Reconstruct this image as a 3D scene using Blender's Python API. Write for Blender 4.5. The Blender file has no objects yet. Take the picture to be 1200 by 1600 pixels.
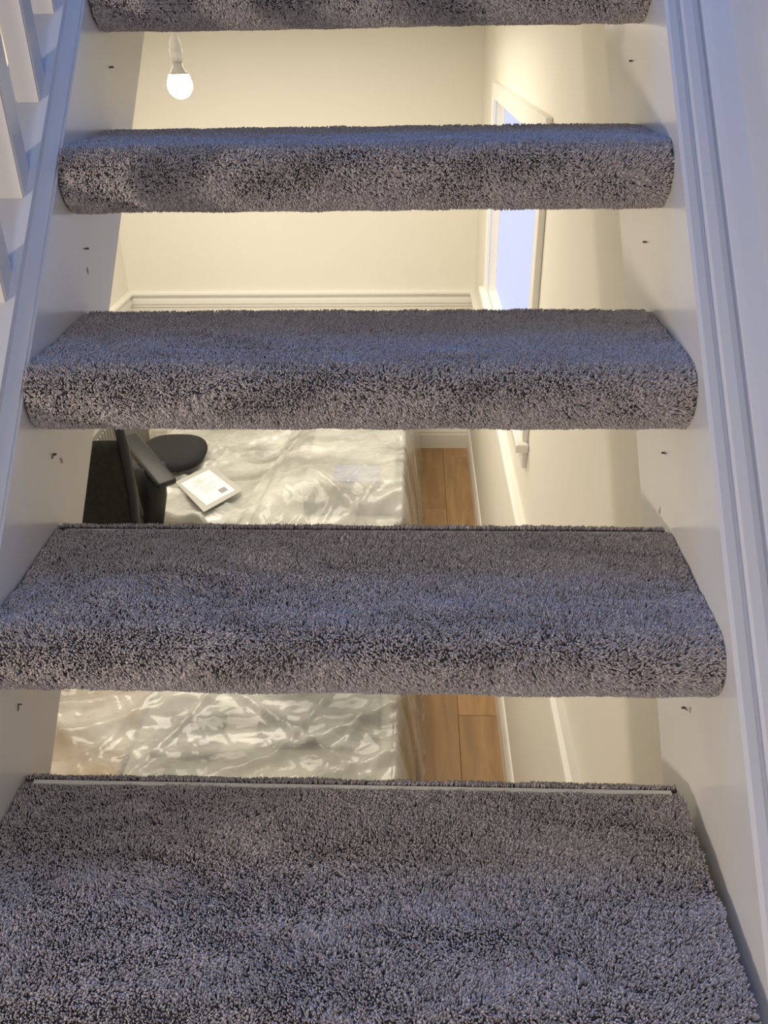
import bpy, bmesh, math, random
from math import sin, cos, pi, radians
from mathutils import Vector, Matrix, noise
random.seed(7)
S = bpy.context.scene
COL = S.collection

# ------------------------------------------------------------------ camera
CAM = Vector((0.0698, -0.4289, 0.7295))
PITCH, YAW, ROLL, FPX = radians(29.781), radians(-2.571), radians(-1.002), 1312.94
cd = bpy.data.cameras.new('camera'); cam = bpy.data.objects.new('camera', cd); COL.objects.link(cam)
F = Vector((sin(YAW)*cos(PITCH), cos(YAW)*cos(PITCH), -sin(PITCH)))
R0 = F.cross(Vector((0, 0, 1))).normalized(); U0 = R0.cross(F)
R1 = R0*cos(ROLL)+U0*sin(ROLL); U1 = -R0*sin(ROLL)+U0*cos(ROLL)
m = Matrix((R1, U1, -F)).transposed().to_4x4(); m.translation = CAM
cam.matrix_world = m
cd.sensor_fit = 'VERTICAL'; cd.sensor_height = 24; cd.lens = 24*FPX/1600; cd.clip_start = 0.02
S.camera = cam

# ------------------------------------------------------------------ world, exposure, lights
S.view_settings.view_transform = 'Standard'; S.view_settings.look = 'None'
S.view_settings.gamma = 1; S.view_settings.use_curve_mapping = False
S.view_settings.exposure = 0.0
w = bpy.data.worlds.new('world'); S.world = w; w.use_nodes = True
w.node_tree.nodes['Background'].inputs[0].default_value = (0.25, 0.33, 0.6, 1)
w.node_tree.nodes['Background'].inputs[1].default_value = 0.3

def area(name, loc, target, sx, sy, power, color, spread=pi):
    l = bpy.data.lights.new(name, 'AREA'); l.shape = 'RECTANGLE'; l.size = sx; l.size_y = sy
    l.energy = power; l.color = color; l.spread = spread
    o = bpy.data.objects.new(name, l); COL.objects.link(o); o.location = loc
    o.rotation_euler = (Vector(target)-Vector(loc)).to_track_quat('-Z', 'Y').to_euler()
    return o
SKYL = area('skylight_glow', (-0.2, 1.8, 3.05), (0, 0.9, 0.6), 0.9, 1.1, 52, (0.02, 0.27, 1.0))
ROOML = area('room_ceiling_light', (-0.8, 3.3, 0.80), (-0.8, 3.3, -2), 1.6, 1.6, 55, (1.0, 0.90, 0.74))
LANDL = area('hall_wall_light', (-1.75, -0.35, 0.35), (-0.3, 0.7, 0.4), 0.09, 0.09, 16, (1.0, 0.86, 0.72))
BACKL = area('lower_hall_light', (0.0, -2.6, -0.5), (0, 0.6, 0.2), 0.7, 0.7, 6, (1.0, 0.84, 0.72))
UPL = area('upper_hall_light', (-0.25, -1.1, 1.05), (0, 0.2, 0.0), 0.4, 0.4, 4.8, (1.0, 0.92, 0.88))

# ------------------------------------------------------------------ materials
MATS = {}
def nd(nt, t, **k):
    n = nt.nodes.new(t)
    for a, b in k.items(): setattr(n, a, b)
    return n
def mat(name, col, rough=0.5, spec=0.5, noise_amt=0.0, nscale=8.0, bump=0.0, bscale=60.0, stretch=(1, 1, 1),
        metallic=0.0, emit=None, estr=0.0, alpha=1.0, coat=0.0, col2=None, detail=4):
    mt = bpy.data.materials.new(name); mt.use_nodes = True; nt = mt.node_tree
    b = nt.nodes['Principled BSDF']
    b.inputs['Base Color'].default_value = (*col, 1); b.inputs['Roughness'].default_value = rough
    b.inputs['Specular IOR Level'].default_value = spec; b.inputs['Metallic'].default_value = metallic
    b.inputs['Coat Weight'].default_value = coat; b.inputs['Alpha'].default_value = alpha
    tc = nd(nt, 'ShaderNodeTexCoord'); mp = nd(nt, 'ShaderNodeMapping'); mp.inputs['Scale'].default_value = stretch
    nt.links.new(tc.outputs['Object'], mp.inputs[0])
    if noise_amt > 0 or col2:
        n = nd(nt, 'ShaderNodeTexNoise'); n.inputs['Scale'].default_value = nscale; n.inputs['Detail'].default_value = detail
        nt.links.new(mp.outputs[0], n.inputs['Vector'])
        r = nd(nt, 'ShaderNodeValToRGB'); r.color_ramp.elements[0].position = 0.3; r.color_ramp.elements[1].position = 0.7
        c2 = col2 or tuple(min(1, c*(1+noise_amt)) for c in col)
        c1 = col if col2 else tuple(c*(1-noise_amt) for c in col)
        r.color_ramp.elements[0].color = (*c1, 1); r.color_ramp.elements[1].color = (*c2, 1)
        nt.links.new(n.outputs['Fac'], r.inputs[0]); nt.links.new(r.outputs[0], b.inputs['Base Color'])
    if bump > 0:
        n2 = nd(nt, 'ShaderNodeTexNoise'); n2.inputs['Scale'].default_value = bscale; n2.inputs['Detail'].default_value = 3
        nt.links.new(mp.outputs[0], n2.inputs['Vector'])
        bp = nd(nt, 'ShaderNodeBump'); bp.inputs['Strength'].default_value = bump; bp.inputs['Distance'].default_value = 0.004
        nt.links.new(n2.outputs['Fac'], bp.inputs['Height']); nt.links.new(bp.outputs[0], b.inputs['Normal'])
    if emit:
        b.inputs['Emission Color'].default_value = (*emit, 1); b.inputs['Emission Strength'].default_value = estr
    MATS[name] = mt
    return mt
WALL = mat('cream wall paint', (0.80, 0.77, 0.68), 0.6, 0.3, 0.012, 1.5, 0.05, 180)
STAIRWALL = mat('white stair wall paint', (0.66, 0.66, 0.67), 0.28, 0.5, 0.01, 1.5, 0.25, 9)
GLOSS = mat('white gloss paint', (0.70, 0.69, 0.68), 0.22, 0.5, 0.01, 3, 0.12, 9)
TRIM = mat('white trim paint', (0.82, 0.80, 0.74), 0.3, 0.5, 0.0)
CEIL = mat('white ceiling paint', (0.82, 0.81, 0.78), 0.7, 0.2)
DARKGAP = mat('dark nail mark', (0.10, 0.08, 0.07), 0.6)
CHIP = mat('chipped paint', (0.42, 0.36, 0.30), 0.8)
BACKING = mat('carpet backing', (0.085, 0.08, 0.08), 0.95, 0.1, 0.25, 300)
BOARD = mat('tread board', (0.75, 0.72, 0.66), 0.5)
CORD = mat('white cord', (0.85, 0.84, 0.80), 0.4)
BLACK = mat('black plastic', (0.012, 0.012, 0.013), 0.42, 0.4)
FABRIC = mat('black seat fabric', (0.028, 0.028, 0.030), 0.85, 0.2, 0.2, 120, 0.3, 400)
GREYP = mat('grey plastic', (0.10, 0.10, 0.10), 0.5)
METAL = mat('chrome metal', (0.7, 0.7, 0.7), 0.2, metallic=1)
RAD = mat('grey radiator enamel', (0.30, 0.29, 0.26), 0.4)
LINEN = mat('beige mattress fabric', (0.40, 0.40, 0.34), 0.9, 0.1, 0.3, 3)
CARD = mat('brown cardboard', (0.45, 0.32, 0.18), 0.8, 0.1, 0.08, 9)
DGREY = mat('dark grey cloth', (0.10, 0.105, 0.10), 0.85, 0.1, 0.3, 6)
BLUEG = mat('blue grey cloth', (0.20, 0.22, 0.36), 0.85, 0.1, 0.1, 6)
PAPER = mat('white paper', (0.86, 0.84, 0.80), 0.7, 0.2)
INK = mat('grey print', (0.30, 0.30, 0.32), 0.8)
WOODL = mat('honey wood', (0.62, 0.40, 0.16), 0.45, 0.4, 0.12, 3, stretch=(1, 1, 8))
REVEAL = mat('window reveal paint', (0.74, 0.76, 0.82), 0.4)
BULB = mat('lit bulb glass', (1, 1, 1), 0.3, emit=(1.0, 0.86, 0.62), estr=34)
BULBNECK = mat('bulb neck', (0.75, 0.73, 0.68), 0.4)
PANE = mat('frosted pane', (0.06, 0.06, 0.07), 0.4, 0.2, emit=(0.49, 0.56, 0.85), estr=1.0)

def pile_mat():
    mt = bpy.data.materials.new('grey carpet pile'); mt.use_nodes = True; nt = mt.node_tree
    b = nt.nodes['Principled BSDF']; b.inputs['Roughness'].default_value = 0.75; b.inputs['Specular IOR Level'].default_value = 0.25
    b.inputs['Sheen Weight'].default_value = 0.25; b.inputs['Sheen Roughness'].default_value = 0.4
    oi = nd(nt, 'ShaderNodeObjectInfo'); r = nd(nt, 'ShaderNodeValToRGB')
    e = r.color_ramp.elements; e[0].color = (0.34, 0.30, 0.295, 1); e[1].color = (0.66, 0.60, 0.58, 1)
    x = e.new(0.5); x.color = (0.50, 0.45, 0.44, 1)
    nt.links.new(oi.outputs['Random'], r.inputs[0]); nt.links.new(r.outputs[0], b.inputs['Base Color'])
    return mt
PILE = pile_mat()

def oak():
    mt = bpy.data.materials.new('oak plank'); mt.use_nodes = True; nt = mt.node_tree; L = nt.links
    b = nt.nodes['Principled BSDF']; b.inputs['Roughness'].default_value = 0.42
    tc = nd(nt, 'ShaderNodeTexCoord'); oi = nd(nt, 'ShaderNodeObjectInfo')
    off = nd(nt, 'ShaderNodeVectorMath', operation='SCALE'); L.new(oi.outputs['Location'], off.inputs[0]); off.inputs[3].default_value = 3.1
    ad = nd(nt, 'ShaderNodeVectorMath', operation='ADD'); L.new(tc.outputs['Object'], ad.inputs[0]); L.new(off.outputs[0], ad.inputs[1])
    mp = nd(nt, 'ShaderNodeMapping'); mp.inputs['Scale'].default_value = (9, 0.9, 1); L.new(ad.outputs[0], mp.inputs[0])
    n = nd(nt, 'ShaderNodeTexNoise'); n.inputs['Scale'].default_value = 2.2; n.inputs['Detail'].default_value = 6; n.inputs['Distortion'].default_value = 0.8
    L.new(mp.outputs[0], n.inputs['Vector'])
    r = nd(nt, 'ShaderNodeValToRGB'); e = r.color_ramp.elements
    e[0].position = 0.3; e[0].color = (0.34, 0.195, 0.085, 1); e[1].position = 0.7; e[1].color = (0.50, 0.30, 0.14, 1)
    L.new(n.outputs['Fac'], r.inputs[0])
    hs = nd(nt, 'ShaderNodeHueSaturation'); L.new(r.outputs[0], hs.inputs['Color'])
    mr = nd(nt, 'ShaderNodeMapRange'); mr.inputs['To Min'].default_value = 0.82; mr.inputs['To Max'].default_value = 1.15
    L.new(oi.outputs['Random'], mr.inputs['Value']); L.new(mr.outputs[0], hs.inputs['Value']); L.new(hs.outputs[0], b.inputs['Base Color'])
    return mt
OAK = oak()

def plastic():
    mt = bpy.data.materials.new('clear plastic sheeting'); mt.use_nodes = True; nt = mt.node_tree; L = nt.links
    b = nt.nodes['Principled BSDF']; b.inputs['Base Color'].default_value = (0.80, 0.80, 0.75, 1)
    b.inputs['Roughness'].default_value = 0.10; b.inputs['Specular IOR Level'].default_value = 0.9
    tc = nd(nt, 'ShaderNodeTexCoord')
    ma = nd(nt, 'ShaderNodeMapping'); ma.inputs['Rotation'].default_value = (0, 0, -.6); ma.inputs['Scale'].default_value = (1, 3, 1); L.new(tc.outputs['Object'], ma.inputs[0])
    n = nd(nt, 'ShaderNodeTexNoise'); n.inputs['Scale'].default_value = 1.8; n.inputs['Detail'].default_value = 7; n.inputs['Distortion'].default_value = .6
    L.new(ma.outputs[0], n.inputs['Vector'])
    mr = nd(nt, 'ShaderNodeMapRange'); mr.inputs['From Min'].default_value = 0.3; mr.inputs['From Max'].default_value = 0.7
    mr.inputs['To Min'].default_value = 0.15; mr.inputs['To Max'].default_value = 0.78
    L.new(n.outputs['Fac'], mr.inputs['Value']); L.new(mr.outputs[0], b.inputs['Alpha'])
    n2 = nd(nt, 'ShaderNodeTexNoise'); n2.noise_type = 'RIDGED_MULTIFRACTAL'; n2.inputs['Scale'].default_value = 2.2; n2.inputs['Detail'].default_value = 3.5; n2.inputs['Distortion'].default_value = .3
    mp = nd(nt, 'ShaderNodeMapping'); mp.inputs['Rotation'].default_value = (0, 0, .5); mp.inputs['Scale'].default_value = (1, 3.2, 1); L.new(tc.outputs['Object'], mp.inputs[0])
    L.new(mp.outputs[0], n2.inputs['Vector'])
    bp = nd(nt, 'ShaderNodeBump'); bp.inputs['Strength'].default_value = 0.5; bp.inputs['Distance'].default_value = 0.004
    L.new(n2.outputs['Fac'], bp.inputs['Height']); L.new(bp.outputs[0], b.inputs['Normal'])
    return mt
PLASTIC = plastic()

# ------------------------------------------------------------------ mesh helpers
def obj(name, bm, material, parent=None, smooth=False, loc=None, recalc=True):
    me = bpy.data.meshes.new(name)
    if recalc: bmesh.ops.recalc_face_normals(bm, faces=bm.faces[:])
    bm.to_mesh(me); bm.free(); me.materials.append(material)
    if smooth:
        for f in me.polygons: f.use_smooth = True
    o = bpy.data.objects.new(name, me); COL.objects.link(o)
    if parent: o.parent = parent
    if loc: o.location = loc
    return o
def thing(name, label, cat, loc=(0, 0, 0), rotz=0, group=None):
    o = bpy.data.objects.new(name, None); COL.objects.link(o); o.empty_display_size = 0.05
    o.location = loc; o.rotation_euler = (0, 0, rotz); o['label'] = label; o['category'] = cat
    if group: o['group'] = group
    return o
def tag(o, label, cat, group=None):
    o['label'] = label; o['category'] = cat
    if group: o['group'] = group
    return o
def struct(o): o['kind'] = 'structure'; return o
def B(): return bmesh.new()
def box(bm, x0, x1, y0, y1, z0, z1, bev=0.0, seg=2):
    r = bmesh.ops.create_cube(bm, size=1)
    vs = r['verts']
    for v in vs:
        v.co = Vector((x0+(v.co.x+.5)*(x1-x0), y0+(v.co.y+.5)*(y1-y0), z0+(v.co.z+.5)*(z1-z0)))
    if bev > 0:
        es = list({e for v in vs for e in v.link_edges})
        bmesh.ops.bevel(bm, geom=es, offset=bev, segments=seg, profile=0.5, affect='EDGES')
    return bm
def prism(bm, pts, ax, a0, a1):
    """polygon pts (2D, other two axes in order) extruded along axis ax"""
    def mk(p, a):
        if ax == 0: return (a, p[0], p[1])
        if ax == 1: return (p[0], a, p[1])
        return (p[0], p[1], a)
    A = [bm.verts.new(mk(p, a0)) for p in pts]; Bv = [bm.verts.new(mk(p, a1)) for p in pts]
    n = len(pts)
    for i in range(n): bm.faces.new((A[i], A[(i+1) % n], Bv[(i+1) % n], Bv[i]))
    bm.faces.new(A[::-1]); bm.faces.new(Bv)
    return bm
def lathe(bm, prof, seg=24, loc=(0, 0, 0)):
    rings = []
    for r, z in prof:
        if r < 1e-5: rings.append([bm.verts.new((loc[0], loc[1], loc[2]+z))])
        else: rings.append([bm.verts.new((loc[0]+r*cos(2*pi*i/seg), loc[1]+r*sin(2*pi*i/seg), loc[2]+z)) for i in range(seg)])
    for a, b in zip(rings, rings[1:]):
        for i in range(seg):
            j = (i+1) % seg
            if len(a) == 1 and len(b) > 1: bm.faces.new((a[0], b[i], b[j]))
            elif len(b) == 1 and len(a) > 1: bm.faces.new((a[i], b[0], a[j]))
            elif len(a) > 1: bm.faces.new((a[i], a[j], b[j], b[i]))
    return bm
def tube(bm, pts, rad, seg=10, cap=True, sx=1.0, sy=1.0):
    pts = [Vector(p) for p in pts]; rads = rad if isinstance(rad, (list, tuple)) else [rad]*len(pts)
    rings = []; prev = None
    for i, p in enumerate(pts):
        t = (pts[min(i+1, len(pts)-1)]-pts[max(i-1, 0)]).normalized()
        if prev is None:
            a = Vector((1, 0, 0)) if abs(t.x) < .8 else Vector((0, 1, 0)); u = (a-t*a.dot(t)).normalized()
        else: u = (prev-t*prev.dot(t)).normalized()
        prev = u; v = t.cross(u)
        rings.append([bm.verts.new(p+(u*cos(2*pi*k/seg)*sx+v*sin(2*pi*k/seg)*sy)*rads[i]) for k in range(seg)])
    for a, b in zip(rings, rings[1:]):
        for i in range(seg): bm.faces.new((a[i], a[(i+1) % seg], b[(i+1) % seg], b[i]))
    if cap: bm.faces.new(rings[0][::-1]); bm.faces.new(rings[-1])
    return bm

# ------------------------------------------------------------------ dimensions
G, RI, RHO, TD, HW = 0.21815, 0.20391, 0.0406, 0.2427, 0.375
SL = RI/G
FLOOR, CEILZ, UPZ, XR, XL, YB, YF = -1.94, 0.85, 1.02, 0.45, -1.89, 5.20, -3.0

# ------------------------------------------------------------------ room shell
floor = struct(obj('floor', box(B(), XL-.1, XR+.1, YF, YB+.1, FLOOR-0.10, FLOOR-0.016), BOARD))
pw = 0.185; nrow = 0
planks = {}
x = XR - 0.005
row = 0
while x > XL:
    x0 = max(x-pw, XL); y = YF + [0, .55, 1.1, .3, .85][row % 5]-1.2
    while y < YB:
        ln = 1.32; ya, yb = max(y, YF), min(y+ln, YB)
        if yb-ya > .02:
            bm = B(); cx, cy = (x0+x)/2, (ya+yb)/2
            box(bm, x0-cx+.0007, x-cx-.0007, ya-cy+.0007, yb-cy-.0007, -.015, 0, .0015, 1)
            obj('plank', bm, OAK, floor, loc=(cx, cy, FLOOR))
        y += ln
    x -= pw; row += 1

# right wall with window opening
WY0, WY1, WZ0, WZ1 = 2.27, 4.12, -0.50, 0.44
bm = B()
box(bm, XR, XR+.16, YF, WY0, FLOOR-.05, 3.2); box(bm, XR, XR+.16, WY1, YB+.1, FLOOR-.05, 3.2)
box(bm, XR, XR+.16, WY0, WY1, FLOOR-.05, WZ0); box(bm, XR, XR+.16, WY0, WY1, WZ1, 3.2)
struct(obj('wall_right', bm, WALL))
# the glossier painted stair side above the stringer is its own skin of board
bm = B()
prism(bm, [(-2.2, -2.2*SL-.01), (1.33, 1.33*SL-.01), (1.33, 3.1), (-2.2, 3.1)], 0, XR-.006, XR-.0005)
struct(obj('trim_1', bm, STAIRWALL))
struct(obj('wall_back', box(B(), XL-.1, XR+.16, YB, YB+.12, FLOOR-.05, 3.2), WALL))
struct(obj('wall_left', box(B(), XL-.12, XL, YF, YB+.1, FLOOR-.05, 3.2), WALL))
struct(obj('wall_front', box(B(), XL-.1, XR+.16, YF-.12, YF, FLOOR-.05, 3.2), WALL))
struct(obj('ceiling', box(B(), XL, XR, 1.36, YB, CEILZ, UPZ-.002), CEIL))
struct(obj('ceiling_upper', box(B(), XL, XR, YF, YB, 3.12, 3.2), CEIL))
struct(obj('ceiling_landing', box(B(), XL, -1.0, YF, 1.36, CEILZ, UPZ-.002), CEIL))

# skirting boards
def skirt_profile(h, t): return [(0, 0), (t, 0), (t, h-.045), (t*.8, h-.035), (t*.8, h-.022), (t*.55, h-.008), (t*.3, h), (0, h)]
def prof_run(name, prof, side, z0, a0, a1):
    bm = B()
    if side == 'right': prism(bm, [(XR-p[0], z0+p[1]) for p in prof], 1, a0, a1)
    if side == 'left': prism(bm, [(XL+p[0], z0+p[1]) for p in prof], 1, a0, a1)
    if side == 'back': prism(bm, [(YB-p[0], z0+p[1]) for p in prof], 0, a0, a1)
    return struct(obj(name, bm, TRIM))
sp = skirt_profile(0.15, 0.018)
prof_run('baseboard_right', sp, 'right', FLOOR, YF, YB-.018)
prof_run('baseboard_back', sp, 'back', FLOOR, XL, XR)
prof_run('baseboard_left', sp, 'left', FLOOR, YF, YB-.018)
# dado rail: rounded nose over two steps
dp = [(0, 0), (.008, 0), (.010, .018), (.018, .024), (.018, .050), (.012, .054), (.012, .068), (.028, .078), (.034, .090), (.032, .102), (.020, .110), (0, .110)]
prof_run('trim_2', dp, 'right', -.885, -1.2, YB-.03)
prof_run('trim_3', dp, 'back', -.885, XL, XR)
prof_run('trim_4', dp, 'left', -.885, YF, YB-.03)

# window
win = bpy.data.objects.new('window_1', None); COL.objects.link(win); win.location = (XR, (WY0+WY1)/2, WZ0); struct(win)
wl = win.location
def wpart(name, bm, m):
    bmesh.ops.translate(bm, verts=bm.verts[:], vec=-Vector(wl)); return obj(name, bm, m, win)
cw, cp = 0.07, 0.022
wpart('casing', box(B(), XR-cp, XR, WY0-cw, WY0, WZ0, WZ1+cw, .004), TRIM)
wpart('casing', box(B(), XR-cp, XR, WY1, WY1+cw, WZ0, WZ1+cw, .004), TRIM)
wpart('casing', box(B(), XR-cp, XR, WY0, WY1, WZ1, WZ1+cw, .004), TRIM)
wpart('sill', box(B(), XR-.045, XR-.0005, WY0-cw-.03, WY1+cw+.03, WZ0-.028, WZ0+.004, .006), TRIM)
wpart('sill', box(B(), XR-.001, XR+.034, WY0+.001, WY1-.001, WZ0+.0005, WZ0+.004), TRIM)
wpart('apron', box(B(), XR-.016, XR, WY0-cw, WY1+cw, WZ0-.10, WZ0-.029, .003), TRIM)
bm = B(); fr = 0.018
box(bm, XR+.034, XR+.060, WY0, WY0+fr, WZ0, WZ1); box(bm, XR+.034, XR+.060, WY1-fr, WY1, WZ0, WZ1)
box(bm, XR+.034, XR+.060, WY0+fr, WY1-fr, WZ0, WZ0+fr); box(bm, XR+.034, XR+.060, WY0+fr, WY1-fr, WZ1-fr, WZ1)
wpart('window_frame', bm, REVEAL)
wpart('pane', box(B(), XR+.042, XR+.048, WY0+fr, WY1-fr, WZ0+fr, WZ1-fr), PANE)

# ------------------------------------------------------------------ staircase stringers
def poly_stringer(off_top, off_back, y_lo, y_hi):
    """yz outline of a stringer: top edge through (-off_top,0), lower edge through (off_back,0)"""
    zt = lambda y: (y+off_top)*SL
    zb = lambda y: (y-off_back)*SL
    yl = FLOOR/SL-off_top
    yb = FLOOR/SL+off_back
    return [(yl, FLOOR), (yb, FLOOR), (y_hi, zb(y_hi)), (y_hi, zt(y_hi))]
YH = 1.335
ls = thing('stair_stringer', 'white gloss left stair stringer carrying the row of square spindles', 'stair stringer', (-HW, 0, 0))
def lpart(name, bm, m, parent, origin):
    bmesh.ops.translate(bm, verts=bm.verts[:], vec=-Vector(origin)); return obj(name, bm, m, parent)
OL = (-HW, 0, 0)
bm = prism(B(), poly_stringer(-.038, .344, -2, YH), 0, -HW-.080, -HW)
bmesh.ops.bevel(bm, geom=[e for e in bm.edges if abs(e.verts[0].co.x-e.verts[1].co.x) < 1e-6 and e.verts[0].co.x > -HW-.001 and (e.verts[0].co-e.verts[1].co).length > 1.5], offset=.003, segments=2, affect='EDGES')
lpart('side_board', bm, GLOSS, ls, OL)
# raised base rail that holds the spindles
zt = lambda y, d=0: (y-.038)*SL+d
bm = prism(B(), [(-2.0, zt(-2.0, -.002)), (YH, zt(YH, -.002)), (YH, zt(YH, .012)), (-2.0, zt(-2.0, .012))], 0, -HW-.082, -.397)
lpart('base_rail', bm, GLOSS, ls, OL)
# right stringer with moulded cap
rs = thing('stair_stringer', 'white gloss right stair stringer with moulded cap against the wall', 'stair stringer', (HW, 0, 0))
OR = (HW, 0, 0)
lpart('side_board', prism(B(), poly_stringer(0.0, .399, -2, YH), 0, HW, XR-.008), GLOSS, rs, OR)
bm = B()
prof = [(HW-.0008, -.006), (HW-.0008, 0.002), (HW+.003, .005), (HW+.012, .005), (HW+.015, .002), (HW+.017, .002), (HW+.020, .008), (HW+.030, .010), (HW+.037, .008), (HW+.040, .004), (HW+.043, .010), (HW+.050, .014), (XR-.006, .022), (XR-.006, -.004)]
pa = [bm.verts.new((px, -2.0, -2.0*SL+pz*1.35)) for px, pz in prof]; pb = [bm.verts.new((px, YH, YH*SL+pz*1.35)) for px, pz in prof]
for i in range(len(prof)):
    j = (i+1) % len(prof); bm.faces.new((pa[i], pa[j], pb[j], pb[i]))
bm.faces.new(pa[::-1]); bm.faces.new(pb)
lpart('cap_moulding', bm, GLOSS, rs, OR)

def mark(parent, x, y, z, m, w=.010, h=.0018, ang=0.0, name='nail_hole'):
    bm = B(); s = 1 if x < 0 else -1
    w *= .8; h *= .75; box(bm, -.0006, .0009, -w/2, w/2, -h/2, h/2)
    if name == 'nail_hole':
        box(bm, -.0006, .004, w/2-.0016, w/2, -h*.9, h*.9)
    bmesh.ops.rotate(bm, verts=bm.verts[:], cent=(0, 0, 0), matrix=Matrix.Rotation(ang, 3, 'X'))
    if s < 0: bmesh.ops.scale(bm, verts=bm.verts[:], vec=(-1, 1, 1))
    o = obj(name, bm, m, parent); o.location = (0, y, z)
    return o
for y, z, a in ((.926, .690, .1), (.706, .483, -.2), (.480, .285, .4), (.263, .079, .9)): mark(ls, -HW, y, z, DARKGAP, ang=a)
for y, z, a in ((.947, .687, 0), (.738, .479, .1), (.515, .274, .3), (.296, .060, .4)): mark(rs, HW, y, z, DARKGAP, ang=-a)
for par, y, z in ((ls, .70, .455), (ls, .50, .27), (rs, .50, .20), (rs, .285, .068)):
    bm = B(); n = 9; r_ = [.003+.004*random.random() for _ in range(n)]
    s = 1 if par is ls else -1
    pts = [(r_[i]*cos(2*pi*i/n)*.6, r_[i]*sin(2*pi*i/n)) for i in range(n)]
    prism(bm, pts, 0, 0, .0005*s)
    o = obj('paint_chip', bm, CHIP, par); o.location = (0, y, z)

# ------------------------------------------------------------------ spindles and handrail
NS = 15; ssp = 0.1045
LAB = ['highest visible', 'second highest', 'third highest', 'fourth highest', 'lowest visible']
def spindle(y):
    s = .032; x0 = -.406-s; yb = y+s; zA = zt(y, .012); zB = zt(yb, .012); top = .787
    bm = B()
    vs = [bm.verts.new(q) for q in [(0, 0, zA-zA), (s, 0, 0), (s, s, zB-zA), (0, s, zB-zA), (0, 0, top), (s, 0, top), (s, s, top+zB-zA), (0, s, top+zB-zA)]]
    for f in ((3, 2, 1, 0), (4, 5, 6, 7), (0, 1, 5, 4), (1, 2, 6, 5), (2, 3, 7, 6), (3, 0, 4, 7)): bm.faces.new([vs[i] for i in f])
    es = [e for e in bm.edges if abs((e.verts[0].co-e.verts[1].co).normalized().z) > .99]
    bmesh.ops.bevel(bm, geom=es, offset=.0022, segments=2, affect='EDGES')
    return obj('stair_spindle', bm, GLOSS, loc=(x0, y, zA))
first = None
SPY = [.834+ssp*k for k in (4, 3, 2, 1, 0, -1, -2, -3)]
slab = {0: 'white square stair spindle highest above the picture, nearest the landing', 1: 'white square stair spindle second from the landing, above the picture', 2: 'white square stair spindle third from the landing, above the picture', 3: 'white square stair spindle just above the top left corner of the picture',
        4: 'white square stair spindle, first whole one at the top left corner of the picture',
        5: 'white square stair spindle second down, its foot beside the tread under the light bulb',
        6: 'white square stair spindle third down, foot below the fourth tread on the left',
        7: 'white square stair spindle lowest in view, cut by the left edge of the picture'}
for i, y in enumerate(SPY):
    if first is None: first = o = spindle(y)
    else:
        o = first.copy(); COL.objects.link(o); o.location = (first.location.x, y, zt(y, .012))
    tag(o, slab.get(i, 'white square stair spindle above the top edge of the picture'), 'spindle', 'white spindles on the left stringer')
bm = B(); hz = .80
prism(bm, [(-.2, zt(-.2, hz)), (YH, zt(YH, hz)), (YH, zt(YH, hz+.05)), (-.2, zt(-.2, hz+.05))], 0, -.455, -.397)
tag(obj('handrail', bm, GLOSS), 'white handrail running along the tops of the spindles', 'handrail')

# ------------------------------------------------------------------ carpeted treads
def make_tuft(i):
    bm = B(); L = .0044; n = 4; r0 = .00078
    bend = [0.0, .0012, -.001][i]
    rings = []
    for t, rr in ((0, .8), (.5, 1.1), (.85, 1.0), (1.0, .5)):
        rings.append([bm.verts.new((r0*rr*cos(2*pi*k/n)+bend*t*t, r0*rr*sin(2*pi*k/n), L*t)) for k in range(n)])
    for a, b in zip(rings, rings[1:]):
        for k in range(n): bm.faces.new((a[k], a[(k+1) % n], b[(k+1) % n], b[k]))
    bm.faces.new(rings[-1])
    me = bpy.data.meshes.new('tuft'); bmesh.ops.recalc_face_normals(bm, faces=bm.faces[:]); bm.to_mesh(me); bm.free(); me.materials.append(PILE)
    for f in me.polygons: f.use_smooth = True
    return me
TUFT = bpy.data.objects.new('carpet_tuft', make_tuft(1))   # source mesh only, never linked to the scene

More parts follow.
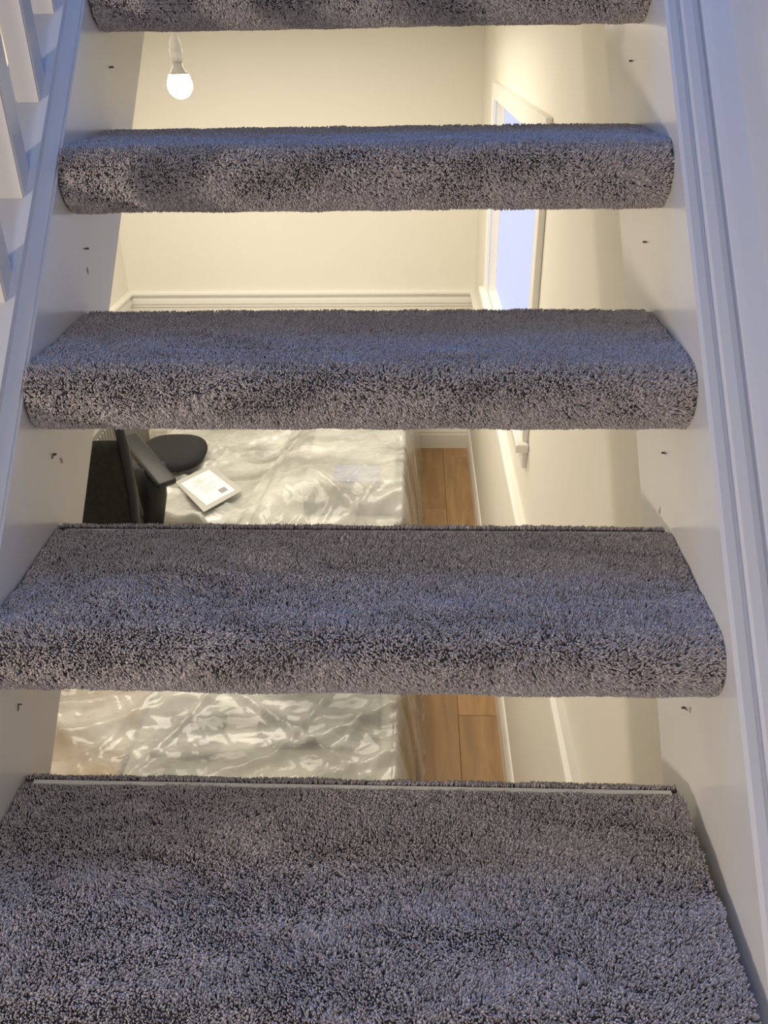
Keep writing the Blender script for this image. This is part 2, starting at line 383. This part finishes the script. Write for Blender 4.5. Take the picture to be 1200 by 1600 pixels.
def pile_nodes():
    ng = bpy.data.node_groups.new('carpet pile', 'GeometryNodeTree'); N = ng.nodes; L = ng.links
    ng.interface.new_socket('Geometry', in_out='INPUT', socket_type='NodeSocketGeometry')
    ng.interface.new_socket('Seed', in_out='INPUT', socket_type='NodeSocketInt')
    ng.interface.new_socket('Geometry', in_out='OUTPUT', socket_type='NodeSocketGeometry')
    gi = N.new('NodeGroupInput'); go = N.new('NodeGroupOutput')
    dp_ = N.new('GeometryNodeDistributePointsOnFaces'); dp_.distribute_method = 'RANDOM'
    dp_.inputs['Density'].default_value = 470000
    L.new(gi.outputs[0], dp_.inputs['Mesh']); L.new(gi.outputs[1], dp_.inputs['Seed'])
    pos = N.new('GeometryNodeInputPosition')
    # brushed direction of the pile: slow swirls of lean across the tread
    mp = N.new('ShaderNodeVectorMath'); mp.operation = 'MULTIPLY'; mp.inputs[1].default_value = (.7, 1.7, 1.2); L.new(pos.outputs[0], mp.inputs[0])
    n1 = N.new('ShaderNodeTexNoise'); n1.inputs['Scale'].default_value = 5.0; n1.inputs['Detail'].default_value = 3; n1.inputs['Distortion'].default_value = 1.6
    L.new(mp.outputs[0], n1.inputs['Vector'])
    s1 = N.new('ShaderNodeVectorMath'); s1.operation = 'SUBTRACT'; s1.inputs[1].default_value = (.5, .5, .5); L.new(n1.outputs['Color'], s1.inputs[0])
    k1 = N.new('ShaderNodeVectorMath'); k1.operation = 'SCALE'; k1.inputs['Scale'].default_value = 7; L.new(s1.outputs[0], k1.inputs[0])
    n2 = N.new('ShaderNodeTexNoise'); n2.inputs['Scale'].default_value = 110; n2.inputs['Detail'].default_value = 1
    L.new(pos.outputs[0], n2.inputs['Vector'])
    s2 = N.new('ShaderNodeVectorMath'); s2.operation = 'SUBTRACT'; s2.inputs[1].default_value = (.5, .5, .5); L.new(n2.outputs['Color'], s2.inputs[0])
    k2 = N.new('ShaderNodeVectorMath'); k2.operation = 'SCALE'; k2.inputs['Scale'].default_value = 2.6; L.new(s2.outputs[0], k2.inputs[0])
    rv = N.new('FunctionNodeRandomValue'); rv.data_type = 'FLOAT_VECTOR'; rv.inputs[0].default_value = (-.42, -.42, -.42); rv.inputs[1].default_value = (.42, .42, .42)
    a1 = N.new('ShaderNodeVectorMath'); a1.operation = 'ADD'; L.new(k1.outputs[0], a1.inputs[0]); L.new(k2.outputs[0], a1.inputs[1])
    a2 = N.new('ShaderNodeVectorMath'); a2.operation = 'ADD'; L.new(a1.outputs[0], a2.inputs[0]); L.new(rv.outputs[0], a2.inputs[1])
    a3 = N.new('ShaderNodeVectorMath'); a3.operation = 'ADD'; L.new(a2.outputs[0], a3.inputs[0]); L.new(dp_.outputs['Normal'], a3.inputs[1])
    # keep the tuft above the surface: add more normal
    a4 = N.new('ShaderNodeVectorMath'); a4.operation = 'ADD'; L.new(a3.outputs[0], a4.inputs[0]); L.new(dp_.outputs['Normal'], a4.inputs[1])
    al = N.new('FunctionNodeAlignRotationToVector'); al.axis = 'Z'; L.new(a4.outputs[0], al.inputs['Vector'])
    sc = N.new('FunctionNodeRandomValue'); sc.data_type = 'FLOAT'; sc.inputs[2].default_value = .75; sc.inputs[3].default_value = 1.2
    ob = N.new('GeometryNodeObjectInfo'); ob.inputs['Object'].default_value = TUFT
    ip = N.new('GeometryNodeInstanceOnPoints'); L.new(dp_.outputs['Points'], ip.inputs['Points'])
    n3 = N.new('ShaderNodeTexNoise'); n3.inputs['Scale'].default_value = 11; n3.inputs['Detail'].default_value = 3; n3.inputs['Distortion'].default_value = 1.8
    L.new(mp.outputs[0], n3.inputs['Vector'])
    m3 = N.new('ShaderNodeMapRange'); m3.inputs['From Min'].default_value = .3; m3.inputs['From Max'].default_value = .7; m3.inputs['To Min'].default_value = .72; m3.inputs['To Max'].default_value = 1.25
    L.new(n3.outputs[0], m3.inputs['Value'])
    x3 = N.new('ShaderNodeMath'); x3.operation = 'MULTIPLY'; L.new(m3.outputs[0], x3.inputs[0]); L.new(sc.outputs[1], x3.inputs[1])
    L.new(ob.outputs['Geometry'], ip.inputs['Instance']); L.new(al.outputs[0], ip.inputs['Rotation']); L.new(x3.outputs[0], ip.inputs['Scale'])
    ng.links.new(ip.outputs[0], go.inputs[0])
    return ng
PN = pile_nodes()

def nose_profile(e, y_under, y_back, seg=12):
    """open yz line: underside -> round nose -> top, offset e inside the pile surface"""
    r = RHO-e; pts = [(y_under, -2*RHO+e)]
    n0 = 5
    for i in range(1, n0): pts.append((y_under+(RHO-y_under)*i/n0, -2*RHO+e))
    for i in range(seg+1):
        a = -pi/2-pi*i/seg
        pts.append((RHO+r*cos(a), -RHO+r*sin(a)))
    for i in range(1, 9): pts.append((RHO+(y_back-RHO)*i/8, -e))
    return pts
def sweep(bm, line, x0, x1, nx, seed=0, amp=.0016, closed=False):
    rows = []
    for i in range(nx+1):
        x = x0+(x1-x0)*i/nx; row = []
        for (y, z) in line:
            d = noise.noise(Vector((x*7, y*16+seed*3.1, z*16)))*amp
            row.append(bm.verts.new((x, y, z+d)))
        rows.append(row)
    n = len(line)
    for a, b in zip(rows, rows[1:]):
        for j in range(n if closed else n-1): bm.faces.new((a[j], b[j], b[(j+1) % n], a[(j+1) % n]))
    if closed: bm.faces.new(rows[0]); bm.faces.new(rows[-1][::-1])
    return bm
TL = ['lowest and nearest grey carpeted stair tread, filling the bottom of the picture',
      'second grey carpeted stair tread from the bottom, deep top face with swirled pile marks',
      'third grey carpeted stair tread from the bottom, directly above the gap showing the black chair',
      'fourth grey carpeted stair tread from the bottom, directly below the glowing light bulb',
      'topmost grey carpeted stair tread, only its rounded underside edge showing at the top',
      'grey carpeted stair tread at the landing, just above the top of the picture']
XLE = [-HW+.001]*6; XRE = [HW-.012, HW-.001, HW-.001, HW-.001, HW-.001, HW-.001]
E0 = .0046
for k in range(6):
    t = thing('stair_tread', TL[k], 'stair tread', (0, k*G, k*RI), 0, 'carpeted open treads of the staircase')
    x0, x1 = XLE[k], XRE[k]
    # wooden board core
    r = RHO-E0-.005
    core = [(RHO+r*cos(-pi/2-pi*i/10), -RHO+r*sin(-pi/2-pi*i/10)) for i in range(11)]
    core = [(y+(-.045 if k == 0 else 0), z) for y, z in core]
    core = [(TD-.004, -RHO-r)]+core+[(TD-.004, -RHO+r)]
    obj('board', prism(B(), core, 0, -HW+.0005, x1), BOARD, t)
    # woven backing wrapped round the board, leaving the strip at the back bare
    fx = -.045 if k == 0 else 0
    shift = lambda L: [(y+fx*(1 if j < 17 else max(0, 1-(j-17)/8)), z) for j, (y, z) in enumerate(L)]
    outer = shift(nose_profile(E0, .12, TD-.0165)); inner = shift(nose_profile(E0+.004, .12, TD-.0165))
    obj('carpet_backing', sweep(B(), outer+inner[::-1], x0, x1, 30, k, .0012, True), BACKING, t)
    lip = [(TD-.008, -E0), (TD-.001, -E0), (TD-.001, -.074), (.14, -.074), (.14, -.071), (TD-.004, -.071), (TD-.004, -E0-.003), (TD-.008, -E0-.003)]
    obj('back_lip', prism(B(), lip, 0, x0, x1-.004), BACKING, t)
    zs = -.0012 if k == 0 else -.0042
    s = obj('edge_strip', prism(B(), [(TD-.0152, -.0115), (TD-.0152, zs), (TD-.0102, zs), (TD-.0102, -.0115)], 0, x0+.012, x1-.012), TRIM, t)
    s['label'] = 'thin white strip along the back edge of the tread'
    # pile: tufts scattered over the outer surface
    bm = sweep(B(), outer, x0+.001, x1-.001, 30, k, .0012)
    lipline = [(TD-.0072, -E0), (TD-.0035, -E0), (TD-.001, -E0-.004), (TD-.001, -.035)]
    sweep(bm, lipline, x0+.001, x1-.006, 10, k, 0)
    bm.normal_update()
    for f in bm.faces:
        c = f.calc_center_median()
        if f.normal.dot(c-Vector((c.x, TD*.55, -RHO))) < 0: f.normal_flip()
    pl = obj('carpet_pile', bm, PILE, t, recalc=False); pl['kind'] = 'stuff'
    md = pl.modifiers.new('pile', 'NODES'); md.node_group = PN
    for it in PN.interface.items_tree:
        if it.item_type == 'SOCKET' and it.in_out == 'INPUT' and it.name == 'Seed': md[it.identifier] = k*17+3

# ------------------------------------------------------------------ pendant lamp
LP = (-.570, 2.073, .612)
pend = thing('pendant_lamp', 'glowing round light bulb in a white holder hanging from a cord', 'lamp', (LP[0], LP[1], CEILZ))
dz = LP[2]-CEILZ
obj('ceiling_rose', lathe(B(), [(0, 0), (.042, 0), (.045, -.008), (.038, -.020), (.010, -.030), (0, -.030)]), CORD, pend, True)
obj('cord', tube(B(), [(0, 0, -.02), (.001, 0, -.06), (0, 0, dz+.118)], .0026, 8), CORD, pend, True)
obj('lamp_holder', lathe(B(), [(0, .124), (.005, .122), (.010, .114), (.0145, .100), (.0155, .088), (.0150, .087), (.0150, .086), (.0165, .085), (.0165, .066), (.0145, .064), (.0145, .055), (0, .055)], 24, (0, 0, dz)), CORD, pend, True)
blb = obj('bulb', lathe(B(), [(.026, .026), (.031, .012), (.0335, 0), (.032, -.010), (.027, -.020), (.019, -.028), (.009, -.0325), (0, -.0335)], 28, (0, 0, dz)), BULB, pend, True)
obj('bulb_neck', lathe(B(), [(0, .055), (.0125, .055), (.0135, .045), (.020, .033), (.026, .0262), (0, .0262)], 24, (0, 0, dz)), BULBNECK, blb, True)

# ------------------------------------------------------------------ furniture under the dust sheets
BT = -1.43
bx = thing('covered_bed', 'low bed with a greenish grey mattress under the far half of the plastic sheeting', 'bed', (-.73, 4.15, FLOOR))
obj('bed_base', box(B(), -.70, .70, -.84, .86, .06, .30, .015), DGREY, bx)
obj('mattress', box(B(), -.71, .71, -.84, .87, .302, BT-FLOOR-.03, .04, 3), LINEN, bx)
for sx in (-.66, .62):
    for sy in (-.80, .80): obj('leg', box(B(), sx-.02, sx+.04, sy-.03, sy+.03, 0, .06), BLACK, bx)
bn = thing('covered_bench', 'long low bench under the near half of the plastic sheeting', 'bench', (-.48, 2.10, FLOOR))
obj('bench_top', box(B(), -.46, .46, -1.2, 1.19, .30, BT-FLOOR-.03, .03, 3), LINEN, bn)
for sx in (-.40, .40):
    for sy in (-1.1, 1.1): obj('leg', box(B(), sx-.03, sx+.03, sy-.03, sy+.03, 0, .30), WOODL, bn)
TOP = BT-.029
tag(obj('packing_crate', box(B(), -1.27, -.95, .92, 2.22, FLOOR, BT-.03, .01), CARD), 'brown packing crate under the lower left corner of the plastic sheeting', 'crate')
RB = (-.56, -.02, 3.35, 4.98)
tag(obj('storage_box', box(B(), RB[0]+.04, RB[1]-.02, RB[2], RB[3], TOP, BT+.16, .02), LINEN), 'long pale box under the raised right part of the sheeting', 'box')
tag(obj('folded_cloth', box(B(), -.36, -.12, 3.36, 3.55, BT+.161, BT+.17, .004), BLUEG), 'blue grey cloth showing faintly through the raised sheeting', 'cloth')
tag(obj('dark_cushion', box(B(), -.50, -.06, 1.72, 2.00, TOP, BT+.005, .015, 3), DGREY), 'dark grey cushion under the lower right of the sheeting', 'cushion')
tag(obj('dark_cushion', box(B(), -.86, -.62, 1.66, 1.86, TOP, BT+.004, .015, 3), DGREY), 'small dark grey cushion under the lower left of the sheeting', 'cushion')
tag(obj('tool_bag', box(B(), -.66, -.36, 2.16, 2.32, TOP, BT+.006, .015, 3), DGREY), 'dark bag under the sheeting at the top of the lower gap', 'bag')
padm = B(); bmesh.ops.create_icosphere(padm, subdivisions=4, radius=1)
for v in padm.verts:
    q = v.co; f = lambda t, e: math.copysign(abs(t)**e, t)
    v.co = Vector((-1.32+.19*f(q.x, .75), 3.84+.20*f(q.y, .75), BT+.095+.06*f(q.z, .8)))
tag(obj('seat_pad', padm, FABRIC, smooth=True), 'rounded black pad lying on the sheeting behind the chair arm', 'cushion')

# plastic sheeting: one long crumpled film draped over the bed and box
def sstep(a, b, x): t = max(0, min(1, (x-a)/(b-a))); return t*t*(3-2*t)
def crease(x, y, ang, fu, fv, seed):
    """long straight stretch folds: sharp crests where slow noise crosses zero"""
    u = x*cos(ang)+y*sin(ang); v = -x*sin(ang)+y*cos(ang)
    n = noise.noise(Vector((u*fu, v*fv, seed)))
    return max(0, 1-abs(n)*5.0)**1.6
def flank(y): return -.58-.13*max(0, 4.4-y)
def sheet_h(x, y):
    z = BT+.022
    lf = flank(y)
    up = sstep(lf-.14, lf+.16, x)*sstep(2.95, 3.30, y)
    z += .19*up
    z += noise.noise(Vector((x*2.3, y*2.3, 0)))*.018*(1-.6*up)
    z += crease(x, y, .42, .45, 4.2, 1.3)*.030+crease(x, y, -.7, .4, 4.0, 7.7)*.026+crease(x, y, 1.15, .5, 6, 3.1)*.016
    z += crease(x, y, .1, .9, 12, 9.4)*.008+crease(x, y, -1.0, .9, 15, 5.2)*.007+crease(x, y, .6, 1.2, 24, 2.2)*.004
    fl = math.exp(-((x-lf)/.12)**2)*sstep(2.7, 3.2, y)
    u = (x-lf)*70+2.2*noise.noise(Vector((x*2, y*1.5, 4)))
    z += fl*.020*abs(sin(u*.5))
    return z
def xleft(y): return -.98-.50*sstep(3.18, 3.36, y)-.32*(1-sstep(2.16, 2.34, y))
bm = B(); nx, ny = 150, 320; Y0, Y1 = .85, 5.08
grid = []
for j in range(ny+1):
    row = []
    y = Y0+(Y1-Y0)*j/ny; X0 = xleft(y)-.10; X1 = .12
    for i in range(nx+1):
        x = X0+(X1-X0)*i/nx
        z = sheet_h(x, y); px = x
        if x > -.012:        # falls over the right side down to the floor
            s_ = (x+.012)/.132; wv = noise.noise(Vector((0, y*7, 2)))*.5+noise.noise(Vector((0, y*19, 9)))*.3
            ztop = sheet_h(-.012, y); z = ztop+(FLOOR+.004-ztop)*min(1, s_*1.05)**1.35
            px = -.008+.115*s_+.035*wv*s_
            z += .10*sin(pi*min(1, s_*1.2))*(1-s_)
            z = max(z, FLOOR+.004+.004*abs(wv))
        xl = X0+.10
        if x < xl:
            s_ = (xl-x)/.10; z = sheet_h(xl, y)-.34*s_; px = xl-.012*s_+.02*noise.noise(Vector((0, y*9, 5)))*s_
        row.append(bm.verts.new((px, y, z)))
    grid.append(row)
for a, b in zip(grid, grid[1:]):
    for i in range(nx): bm.faces.new((a[i], a[i+1], b[i+1], b[i]))
sh = tag(obj('plastic_sheet', bm, PLASTIC, smooth=True), 'crumpled clear plastic dust sheeting draped over furniture beside the oak floor', 'dust sheet')

# clear wallet with a printed page
PZ = BT+.074
def quad_slab(bm, pts, z0, z1):
    a = [bm.verts.new((p[0], p[1], z0)) for p in pts]; b = [bm.verts.new((p[0], p[1], z1)) for p in pts]
    for i in range(4): bm.faces.new((a[i], a[(i+1) % 4], b[(i+1) % 4], b[i]))
    bm.faces.new(a[::-1]); bm.faces.new(b)
    return bm

PQ = [(-1.19, 3.50), (-1.075, 3.665), (-.885, 3.43), (-1.00, 3.265)]
FQ = [(-1.225, 3.52), (-1.075, 3.73), (-.845, 3.43), (-1.00, 3.20)]
wal = thing('document_wallet', 'clear document wallet lying on the plastic sheeting beside the chair arm', 'wallet', (-1.03, 3.48, PZ))
def wq(name, pts, z0, z1, m, parent):
    bm = quad_slab(B(), [(a-wal.location.x, b-wal.location.y) for a, b in pts], z0, z1); return obj(name, bm, m, parent)
wq('cover', FQ, 0, .003, mat('clear grey wallet film', (.45, .45, .42), .2, .6), wal)
pg = thing('printed_page', 'white printed page lying in the clear wallet next to the black chair arm', 'paper', (-1.03, 3.48, PZ+.0035))
def pq(name, u0, u1, v0, v1, z0, z1, m):
    A, Bq, Cq, D = [Vector((a, b)) for a, b in PQ]
    f = lambda u, v: A+(Bq-A)*u+(D-A)*v
    pts = [f(u0, v0), f(u1, v0), f(u1, v1), f(u0, v1)]
    return obj(name, quad_slab(B(), [(q.x+1.03, q.y-3.48) for q in pts], z0, z1), m, pg)
pq('sheet', 0, 1, 0, 1, 0, .0006, PAPER)
for v, u0, u1 in ((.14, .25, .62), (.24, .2, .7), (.32, .2, .55), (.44, .25, .8), (.52, .25, .66), (.60, .25, .74)):
    pq('text_line', u0, u1, v, v+.012, .0007, .0010, INK)
pq('text_block', .62, .86, .74, .90, .0007, .0010, INK)

# ------------------------------------------------------------------ office chair
ch = thing('office_chair', 'black mesh-backed office chair standing left of the plastic sheeting', 'office chair', (-1.49, 2.88, FLOOR), radians(20))
ch.scale = (1.2, 1.2, 1.2)
bm = box(B(), -.235, .235, -.19, .24, .535, .60, .03, 4)
seat = obj('seat', bm, FABRIC, ch, True)
for s_, nm in ((-1, 'back_post'), (1, 'back_post')):
    obj('back_post', tube(B(), [(s_*.06, -.10, .50), (s_*.15, -.19, .52), (s_*.20, -.225, .62), (s_*.215, -.24, .80), (s_*.215, -.26, 1.0), (s_*.20, -.30, 1.22)], [.016, .018, .019, .019, .018, .015], 12), BLACK, ch, True)
bm = B(); rows = []
for j in range(9):
    z = .60+.42*j/8; row = []
    for i in range(13):
        x = -.205+.41*i/12; arch = (1-(x/.205)**2)
        row.append(bm.verts.new((x, -.235-.02*j/8-.035*arch+.012*noise.noise(Vector((x*8, z*8, 1))), z+.035*arch*(j/8))))
    rows.append(row)
for a, b in zip(rows, rows[1:]):
    for i in range(12): bm.faces.new((a[i], a[i+1], b[i+1], b[i]))
bmesh.ops.solidify(bm, geom=bm.faces[:], thickness=.006)
obj('back_mesh', bm, mat('black mesh fabric', (.035, .033, .028), .7, .3, .25, 60), ch, True)
obj('head_rail', tube(B(), [(-.20, -.30, 1.22), (0, -.315, 1.235), (.20, -.30, 1.22)], .014, 10), BLACK, ch, True)
for s_ in (-1, 1):
    arm = obj('armrest', tube(B(), [(s_*.19, -.02, .545), (s_*.27, -.02, .56), (s_*.285, -.01, .66), (s_*.285, 0, .79)], [.030, .036, .042, .052], 12, sx=.7, sy=1.25), BLACK, ch, True)
    bm = box(B(), -.040, .040, -.165, .165, -.014, .014, .012, 3)
    bmesh.ops.rotate(bm, verts=bm.verts[:], cent=(0, 0, 0), matrix=Matrix.Rotation(radians(22*s_), 3, 'Z') @ Matrix.Rotation(radians(16), 3, 'X'))
    bmesh.ops.translate(bm, verts=bm.verts[:], vec=(s_*.285, .03, .80))
    obj('arm_pad', bm, BLACK, arm, True)
    bm = B(); lathe(bm, [(0, .004), (.012, .004), (.014, 0), (0, 0)], 16)
    bmesh.ops.rotate(bm, verts=bm.verts[:], cent=(0, 0, 0), matrix=Matrix.Rotation(radians(90*s_), 3, 'Y'))
    bmesh.ops.translate(bm, verts=bm.verts[:], vec=(s_*.314, -.01, .66))
    b_ = obj('height_button', bm, GREYP, arm, True)
obj('mechanism', box(B(), -.08, .08, -.12, .12, .485, .536, .012), BLACK, ch)
obj('gas_column', tube(B(), [(0, 0, .10), (0, 0, .49)], .022, 14), BLACK, ch, True)
for k in range(5):
    a = 2*pi*k/5+.3
    lg = obj('leg', tube(B(), [(0, 0, .115), (.15*cos(a), .15*sin(a), .10), (.29*cos(a), .29*sin(a), .075)], [.028, .022, .015], 8), BLACK, ch, True)
    bm = B(); lathe(bm, [(0, .018), (.020, .018), (.026, .012), (.027, 0), (.026, -.012), (.020, -.018), (0, -.018)], 16)
    bmesh.ops.rotate(bm, verts=bm.verts[:], cent=(0, 0, 0), matrix=Matrix.Rotation(pi/2, 3, 'X') @ Matrix.Rotation(0, 3, 'Z'))
    bmesh.ops.translate(bm, verts=bm.verts[:], vec=(.29*cos(a), .29*sin(a), .028))
    obj('castor', bm, BLACK, lg, True)

# grey radiator on the far left wall
rd = thing('radiator', 'grey ribbed radiator panel on the left wall behind the chair', 'radiator', (XL+.012, 4.35, FLOOR+.14))
obj('panel', box(B(), .03, .06, -.55, .55, 0, .50, .006), RAD, rd)
for k in range(24):
    obj('rib', box(B(), .06, .072, -.53+k*.0455, -.53+k*.0455+.026, .03, .47, .004, 1), RAD, rd)
for y in (-.4, .4): obj('bracket', box(B(), -.011, .03, y-.02, y+.02, .35, .45), RAD, rd)
